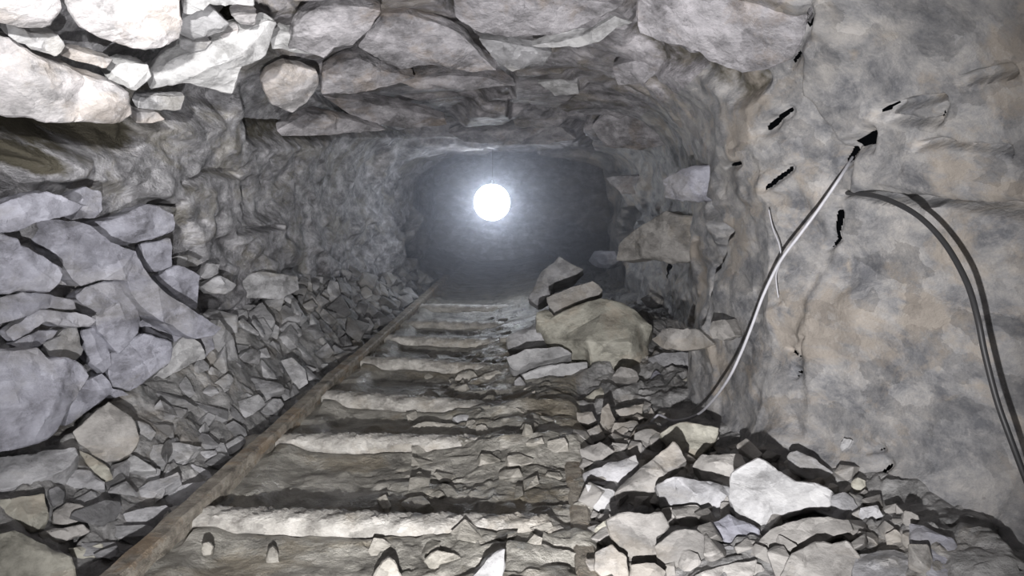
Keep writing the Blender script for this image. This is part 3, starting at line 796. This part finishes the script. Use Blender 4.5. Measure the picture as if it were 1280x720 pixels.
R('wide flat tan slab at the bottom of the heap', [(942, 692), (960, 666), (990, 652), (1012, 647), (1056, 650), (1061, 664), (1012, 681), (976, 700), (955, 702)], name='rock_slab', bulge=.5)
R('rounded slab in front of the wide flat tan slab', [(978, 718), (995, 692), (1020, 681), (1056, 678), (1072, 695), (1062, 722), (1000, 730)], name='rock_slab', bulge=.6)
R('dark finger-like stone pointing down the right wall foot', [(986, 572), (997, 564), (1020, 575), (1051, 598), (1045, 603), (1010, 597), (988, 585)], mat='grey', bulge=.8)
R('lumpy grey stone right of the largest light stone', [(1020, 634), (1036, 622), (1056, 615), (1070, 630), (1072, 644), (1056, 654), (1040, 646)], mat='grey', bulge=1.0)
R('small round tan pebble at the foot of the right wall', [(1065, 604), (1072, 597), (1082, 600), (1083, 609), (1074, 615), (1067, 612)], mat='olive', bulge=1.2)
R('small pale pebble in the black gap beside the rounded slab', [(1067, 680), (1078, 675), (1087, 681), (1080, 690), (1069, 690)], mat='pale')
R('blocky stone against the lower right wall', [(1106, 667), (1120, 662), (1138, 676), (1136, 690), (1108, 687)], h=.02)
R('dark-topped stone at the bottom edge below the right wall', [(1074, 692), (1100, 688), (1140, 691), (1150, 706), (1142, 730), (1066, 730)], mat='grey', lean=60, h=.0)
R('pale blue leaning stone at the right wall foot', [(1140, 656), (1168, 662), (1190, 672), (1204, 700), (1196, 724), (1158, 712), (1142, 690)], mat='blue', lean=65, h=.0, bulge=.5)
R('pinkish pebble between the diamond stone and the light boulder', [(930, 668), (938, 660), (950, 664), (952, 674), (944, 684), (934, 680)], mat='tan')
R('small pale stone above the diamond stone', [(912, 634), (930, 628), (948, 640), (940, 652), (924, 646)], mat='pale')
R('small mixed stone under the diamond stone', [(888, 690), (912, 682), (930, 692), (912, 706), (892, 706)], mat='grey')
R('long low stone at the bottom edge under the flat-faced stones', [(868, 722), (900, 706), (944, 700), (940, 716), (920, 730)], mat='tan')
R('rounded stone beside the rail at the bottom edge', [(744, 690), (764, 682), (782, 696), (784, 718), (760, 724), (744, 712)], mat='tan')
R('crumbly stone pile tip beside the rail', [(744, 660), (758, 650), (768, 668), (760, 680), (746, 676)], mat='olive')
R('grey stone low between the rail and the square flat-faced stone', [(790, 706), (818, 704), (832, 714), (822, 734), (792, 734)], mat='tan')
R('small stone on the lower right wall foot, dark gap above', [(1076, 636), (1096, 632), (1104, 644), (1090, 656), (1076, 650)], mat='grey')
# --- single stones between the rails
S('stone', 'bright white pointed stone standing at the bottom edge of the track', [(588, 724), (606, 700), (622, 690), (631, 686), (630, 706), (626, 730), (596, 730)], 'F', .04, .06, 'pale', lean=15)
S('stone', 'dull triangular stone standing at the bottom edge of the track', [(466, 724), (478, 704), (486, 698), (496, 706), (502, 724), (484, 730)], 'F', .04, .06, 'mudstone', lean=15)
S('stone', 'small stub-like stone standing in the mud below the nearest sleeper', [(334, 702), (336, 688), (342, 683), (348, 690), (350, 704), (342, 708)], 'F', .03, .04, 'mudstone', lean=15)
S('stone', 'small round stone in the mud beside the left rail', [(250, 688), (254, 678), (262, 676), (267, 684), (264, 694), (254, 696)], 'F', .10, .06, 'mudstone', lean=25, y0=1.72)
S('stone', 'flat muddy stone lying behind the second sleeper', [(509, 542), (514, 533), (532, 527), (560, 528), (580, 533), (578, 540), (548, 544)], 'F', .03, .05, 'mudstone', lean=40)
S('stone', 'bright wet stone between second and third sleeper', [(566, 522), (576, 517), (588, 519), (597, 528), (590, 532), (574, 531)], 'F', .03, .05, 'pale', lean=40)
S('stone', 'muddy cobble behind the third sleeper', [(528, 494), (536, 488), (546, 490), (550, 498), (538, 501)], 'F', .03, .05, 'mudstone')
S('stone', 'muddy cobble right of the dark hollow', [(568, 474), (576, 464), (592, 463), (598, 472), (588, 478)], 'F', .03, .06, 'mudstone')
S('stone', 'flat muddy cobble in front of the third sleeper', [(600, 470), (620, 462), (634, 470), (622, 478), (604, 478)], 'F', .02, .06, 'mudstone')
S('stone', 'muddy stone in the gap in front of the nearest sleeper', [(530, 700), (546, 688), (566, 690), (580, 700), (560, 710), (536, 710)], 'F', .02, .05, 'mudstone')


# ------------------------------------------------------------------ loose chips, copied one by one
def chip_mesh(name, sx, sy, sz, seed, npts=11):
    rnd = random.Random(seed); bm = bmesh.new()
    for _ in range(npts):
        a = rnd.uniform(0, 2 * math.pi); b = rnd.uniform(-1, 1); r = rnd.uniform(.85, 1.05)
        bm.verts.new((math.cos(a) * sx * r * math.sqrt(1 - b * b * .5), math.sin(a) * sy * r * math.sqrt(1 - b * b * .5), (1 if b > 0 else -1) * sz * rnd.uniform(.6, 1)))
    res = bmesh.ops.convex_hull(bm, input=bm.verts)
    bmesh.ops.delete(bm, geom=[v for v in bm.verts if not v.link_faces], context='VERTS')
    finish_solid(bm, sx * 1.7, 3.2, .8, seed, bev=sz * .12)
    me = bpy.data.meshes.new(name); bm.to_mesh(me); bm.free(); soften(me, 30)
    return me


def in_poly(u, v, poly):
    r = False; n = len(poly)
    for i in range(n):
        (x1, y1), (x2, y2) = poly[i], poly[(i + 1) % n]
        if (y1 > v) != (y2 > v) and u < (x2 - x1) * (v - y1) / (y2 - y1) + x1: r = not r
    return r


SPOTS = []


def strew(name, label, group, count, region, mat, sizes, flat, cat='stone', protos=7, avoid=True, sink=.35, slope=True, gap=.75, tries=40):
    """count separate stones lying where the region of the ground can be seen"""
    random.seed(count * 31 + len(label))
    ms = [chip_mesh(name, 1.0, random.uniform(.55, .9), random.uniform(*flat), 900 + SEED[0] * 10 + k) for k in range(protos)]
    SEED[0] += 1
    for me in ms: me.materials.append(M[mat])
    xs0 = [a for a, b in region]; ys0 = [b for a, b in region]
    first = [None] * protos; made = 0
    for _ in range(count * tries):
        if made >= count: break
        u, v = random.uniform(min(xs0), max(xs0)), random.uniform(min(ys0), max(ys0))
        if not in_poly(u, v, region): continue
        if avoid and any(in_poly(u, v, pl) for _, _, pl in PLACED): continue
        q = hit([u], [v], 0)[0]
        s = random.uniform(*sizes) * random.choice((1, 1, .8, 1.25)) * .5
        if any((q[0] - a) ** 2 + (q[1] - b) ** 2 < ((s + r) * gap) ** 2 for a, b, r in SPOTS): continue
        k = random.randrange(protos)
        if first[k] is None:
            ob = bpy.data.objects.new(name, ms[k]); first[k] = ob
        else:
            ob = first[k].copy()
        COL.objects.link(ob)
        z = ground(q[0], q[1]); e = .03
        nn = Vector((-(float(floor_z(q[0] + e, q[1])) - float(floor_z(q[0] - e, q[1]))) / (2 * e), -.25, 1)).normalized() if slope else Vector((0, -.2, 1)).normalized()
        nn = (nn + Vector((random.uniform(-.3, .3), random.uniform(-.3, .2), 0))).normalized()
        rot = nn.to_track_quat('Z', 'Y').to_matrix() @ Matrix.Rotation(random.uniform(0, 6.28), 3, 'Z')
        ob.rotation_euler = rot.to_euler()
        ob.scale = (s, s, s)
        ob.location = (q[0], q[1], z + s * flat[1] * (1 - sink) * .9)
        tag(ob, label, cat, group)
        SPOTS.append((q[0], q[1], s)); made += 1


strew('slate_fragment', 'flat dark slate fragment lying on the rubble slope beside the left rail', 'slate fragments on the left slope', 150,
      [(258, 460), (400, 440), (430, 470), (330, 560), (210, 690), (130, 715), (100, 640), (170, 560), (200, 510)], 'slope', (.08, .16), (.2, .34), gap=.58, sink=.1)
strew('rubble_stone', 'small dark stone in the far rubble between left wall and left rail', 'rubble stones on the far left slope', 120,
      [(270, 345), (500, 345), (545, 352), (500, 400), (410, 480), (300, 470), (275, 420)], 'slope', (.09, .17), (.4, .62), gap=.64, sink=.2)
strew('rubble_stone', 'small grey stone filling gaps of the rock heap right of the track', 'small stones in the right heap', 130,
      [(725, 520), (800, 500), (850, 540), (1080, 600), (1180, 690), (1200, 720), (745, 720)], 'tan', (.035, .08), (.35, .6), gap=.6, sink=.45, tries=80)
strew('muddy_stone', 'small muddy stone bedded between the sleepers toward the right rail', 'muddy stones between the rails', 60,
      [(560, 400), (640, 400), (640, 470), (690, 500), (705, 690), (470, 715), (480, 600), (520, 500)], 'mudstone', (.05, .11), (.22, .36), sink=.75, gap=.8)


# ------------------------------------------------------------------ track
def sleeper(ty, x0, x1, hw, sl):
    n, m = 90, 22
    X = np.linspace(x0, x1, n)
    A = np.linspace(0, 2 * math.pi, m, endpoint=False)
    bm = bmesh.new(); rings = []
    hh = .052
    wob = np.array([[x, ty, 0] for x in X])
    w1 = vnoise(wob, .25, 81) * .012; w2 = vnoise(wob, .22, 83) * .007; w3 = vnoise(wob, .05, 85) * .004
    for i, x in enumerate(X):
        r = []
        taper = min(1, .55 + min(i, n - 1 - i) / 4 * .45)
        for a in A:
            ca, sa = math.cos(a), math.sin(a)
            rr = (abs(ca) ** 3 + abs(sa) ** 3) ** (-1 / 3)
            yy = ty + sl * (x + .4) * 2 + w1[i] + ca * rr * (hw + w3[i]) * taper
            zz = -.02 + w2[i] + sa * rr * hh * taper + (.004 * math.sin(x * 71 + a * 5) + .003 * math.sin(x * 173 + a * 9))
            r.append(bm.verts.new((x, yy, zz)))
        rings.append(r)
    for a, b in zip(rings[:-1], rings[1:]):
        for k in range(m): bm.faces.new((a[k], a[(k + 1) % m], b[(k + 1) % m], b[k]))
    bm.faces.new(rings[0][::-1]); bm.faces.new(rings[-1])
    bmesh.ops.recalc_face_normals(bm, faces=bm.faces)
    me = bpy.data.meshes.new('sleeper'); bm.to_mesh(me); bm.free(); soften(me, 50)
    return link_mesh('sleeper', me, M['wood'])


TL = ['nearest wooden sleeper, whole pale top with a deep black gap behind it',
      'second nearest wooden sleeper, a stone lying on the gap behind it',
      'third wooden sleeper, its right half sunk in muddy stones',
      'fourth wooden sleeper, a dark hollow in front of it',
      'fifth wooden sleeper, short pale end showing beside the rail',
      'sixth wooden sleeper, reaching right to the foot of the boulder pile',
      'farthest wooden sleeper, almost lost in mud and haze']
for t, lb in zip(TIES, TL):
    tag(sleeper(*t), lb, 'railway sleeper', 'sleepers of the mine track')


def rail(x, ztop, y0, y1, label, seed, hgt=.085):
    prof = [(-.045, 0), (.045, 0), (.045, .012), (.010, .022), (.008, .055), (.024, .062), (.024, .082), (.018, .088), (-.018, .088), (-.024, .082), (-.024, .062), (-.008, .055), (-.010, .022), (-.045, .012)]
    Y = np.linspace(y0, y1, 260); bm = bmesh.new(); rings = []
    wob = np.stack([0 * Y, Y, 0 * Y], -1)
    wx = vnoise(wob, .9, seed) * .010 + vnoise(wob, .2, seed + 1) * .003; wz = vnoise(wob, .8, seed + 2) * .007
    r1 = vnoise(wob, .06, seed + 3) * .003
    for i, y in enumerate(Y):
        rings.append([bm.verts.new((x + wx[i] + a * (1 + 30 * abs(r1[i]) * .4), y, ztop - .088 + b + wz[i] + (r1[i] if b > .05 else 0))) for a, b in prof])
    k = len(prof)
    for a, b in zip(rings[:-1], rings[1:]):
        for j in range(k): bm.faces.new((a[j], a[(j + 1) % k], b[(j + 1) % k], b[j]))
    bm.faces.new(rings[0]); bm.faces.new(rings[-1])
    bmesh.ops.recalc_face_normals(bm, faces=bm.faces)
    me = bpy.data.meshes.new('rail'); bm.to_mesh(me); bm.free(); soften(me, 35)
    o = link_mesh('rail', me, M['rust'])
    return tag(o, label, 'rail', 'rails of the mine track')


rail(-.825, .062, .9, 7.4, 'rusty left rail running away along the foot of the slate slope', 91)
rail(.100, .019, .9, 7.4, 'right rail nearly buried in mud, running under the boulder pile', 97)


# ------------------------------------------------------------------ cables
def tube(name, pts, rad, mat, label, cat, rad_end=None):
    P = [Vector(p) for p in pts]
    fine = []
    for i in range(len(P) - 1):
        p0 = P[max(i - 1, 0)]; p1 = P[i]; p2 = P[i + 1]; p3 = P[min(i + 2, len(P) - 1)]
        for s in range(10):
            t = s / 10
            fine.append(.5 * ((2 * p1) + (p2 - p0) * t + (2 * p0 - 5 * p1 + 4 * p2 - p3) * t * t + (3 * p1 - p0 - 3 * p2 + p3) * t ** 3))
    fine.append(P[-1])
    bm = bmesh.new(); rings = []; up = Vector((0, 1, .2)).normalized(); n = len(fine)
    for i, c in enumerate(fine):
        t = (fine[min(i + 1, n - 1)] - fine[max(i - 1, 0)]).normalized()
        a = t.cross(up).normalized(); b = t.cross(a)
        r = rad + ((rad_end or rad) - rad) * i / n
        rings.append([bm.verts.new(c + a * math.cos(k * math.pi / 5) * r + b * math.sin(k * math.pi / 5) * r) for k in range(10)])
    for a, b in zip(rings[:-1], rings[1:]):
        for k in range(10): bm.faces.new((a[k], a[(k + 1) % 10], b[(k + 1) % 10], b[k]))
    bm.faces.new(rings[0]); bm.faces.new(rings[-1])
    bmesh.ops.recalc_face_normals(bm, faces=bm.faces)
    me = bpy.data.meshes.new(name); bm.to_mesh(me); bm.free()
    for p in me.polygons: p.use_smooth = True
    return tag(link_mesh(name, me, mat), label, cat)


def wall_path(spec):
    return [tuple(hit([u], [v], h)[0]) for u, v, h in spec]


tube('cable', wall_path([(1056, 241, -.02), (1075, 242, .03), (1105, 248, .07), (1145, 268, .11), (1180, 303, .135), (1208, 352, .15), (1222, 398, .155), (1231, 442, .15), (1246, 500, .135), (1263, 548, .115), (1290, 620, .07)]),
     .0056, M['cable'], 'dark grey cable looping out of a crack down the right wall', 'cable')
tube('wire', wall_path([(1066, 196, -.03), (1050, 222, .05), (1020, 266, .10), (1000, 293, .13), (975, 327, .15), (955, 367, .16), (940, 407, .16), (926, 442, .15), (909, 476, .13), (886, 506, .10), (868, 520, .07), (842, 526, .05), (828, 520, .05), (822, 519, .04), (814, 527, .03)]),
     .0038, M['wire'], 'pale grey wire hanging in a bow beside the right wall corner', 'wire')
tube('thread', wall_path([(961, 262, .03), (966, 285, .05), (974, 306, .06), (976, 325, .06), (970, 345, .05), (973, 372, .03)]),
     .0018, M['wire'], 'thin pale thread hanging on the rock behind the bowed wire', 'thread')

# ------------------------------------------------------------------ the lamp in the distance
def lathe(name, prof, mat, parent, seg=40):
    bm = bmesh.new(); rings = []
    for r, y in prof:
        rings.append([bm.verts.new((r * math.cos(k * 2 * math.pi / seg), y, r * math.sin(k * 2 * math.pi / seg))) for k in range(seg)])
    for a, b in zip(rings[:-1], rings[1:]):
        for k in range(seg): bm.faces.new((a[k], a[(k + 1) % seg], b[(k + 1) % seg], b[k]))
    bm.faces.new(rings[0]); bm.faces.new(rings[-1][::-1])
    bmesh.ops.recalc_face_normals(bm, faces=bm.faces)
    me = bpy.data.meshes.new(name); bm.to_mesh(me); bm.free(); soften(me, 40)
    return link_mesh(name, me, mat, parent)


LY = 6.3
LP = hit([615], [253], 0)[0]; LP = CAM + (LP - CAM) * (LY / LP[1])
lamp = bpy.data.objects.new('lamp', None); COL.objects.link(lamp); lamp.location = LP
tag(lamp, 'round lamp glowing dazzling white at the far end of the adit', 'lamp')
lathe('housing', [(.03, .17), (.055, .165), (.07, .10), (.118, .03), (.121, .0), (.121, -.006), (.01, -.006)], M['lampbody'], lamp)
lathe('lens', [(.134, -.007), (.134, -.018), (.11, -.026), (.05, -.027), (.004, -.028)], M['lens'], lamp)


def part_tube(name, pts, r, mat, parent):
    o = tube(name, pts, r, mat, None, None); o.parent = parent; return o


part_tube('hook', [(0, .05, .10), (0, .05, .13), (.012, .05, .15), (0, .05, .17), (-.012, .05, .155)], .004, M['lampbody'], lamp)
zt = float(np.interp(LY, *ZR)) - LP[2]
part_tube('hanging_cord', [(0, .04, .185), (.004, .04, .185 + (zt - .185) * .5), (0, .04, zt + .05)], .0014, M['lampbody'], lamp)
# haze hanging in the back of the working
bm = bmesh.new(); bmesh.ops.create_cube(bm, size=1)
me = bpy.data.meshes.new('haze'); bm.to_mesh(me); bm.free()
hz = link_mesh('haze', me, None); hz.scale = (2.6, 5.6, 1.7); hz.location = (-.25, 7.2, .6)
hm = bpy.data.materials.new('mine_haze'); hm.use_nodes = True; hm.node_tree.nodes.clear()
ho = hm.node_tree.nodes.new('ShaderNodeOutputMaterial'); pv = hm.node_tree.nodes.new('ShaderNodeVolumeScatter')
pv.inputs['Color'].default_value = (.82, .87, 1, 1); pv.inputs['Density'].default_value = .12; pv.inputs['Anisotropy'].default_value = .72
hm.node_tree.links.new(pv.outputs[0], ho.inputs['Volume']); me.materials.append(hm)
tag(hz, 'thin bluish haze glowing around the far lamp', 'haze', kind='stuff')

# ------------------------------------------------------------------ lights carried by the photographer
def spot(name, loc, target, energy, angle, blend, size, color=(1, .98, .985)):
    l = bpy.data.lights.new(name, 'SPOT'); l.energy = energy; l.spot_size = math.radians(angle); l.spot_blend = blend
    l.shadow_soft_size = size; l.color = color
    o = bpy.data.objects.new(name, l); COL.objects.link(o); o.location = loc
    o.rotation_euler = (Vector(target) - Vector(loc)).to_track_quat('-Z', 'Y').to_euler()
    return o


spot('hand_torch', (-.06, .02, H - .37), (-.16, 4.2, .72), 410, 84, 1.0, .012)
spot('head_lamp', (-.22, .10, H + .30), (-1.25, 3.4, H + .60), 100, 74, 1.0, .02, (1, .98, .985))
spot('head_lamp_hot_beam', (-.22, .10, H + .30), tuple(hit([200], [25], .06)[0]), 330, 30, 1.0, .02, (1, .98, .95))

SC.world = bpy.data.worlds.new('mine_dark'); SC.world.use_nodes = True
SC.world.node_tree.nodes['Background'].inputs[0].default_value = (.5, .55, .65, 1)
SC.world.node_tree.nodes['Background'].inputs[1].default_value = .006
vs = SC.view_settings
vs.view_transform = 'Standard'; vs.look = 'None'; vs.gamma = 1; vs.exposure = -0.18; vs.use_curve_mapping = False
SC.cycles.use_denoising = True
SC.cycles.max_bounces = 5; SC.cycles.volume_bounces = 1
SC.cycles.volume_step_rate = 4
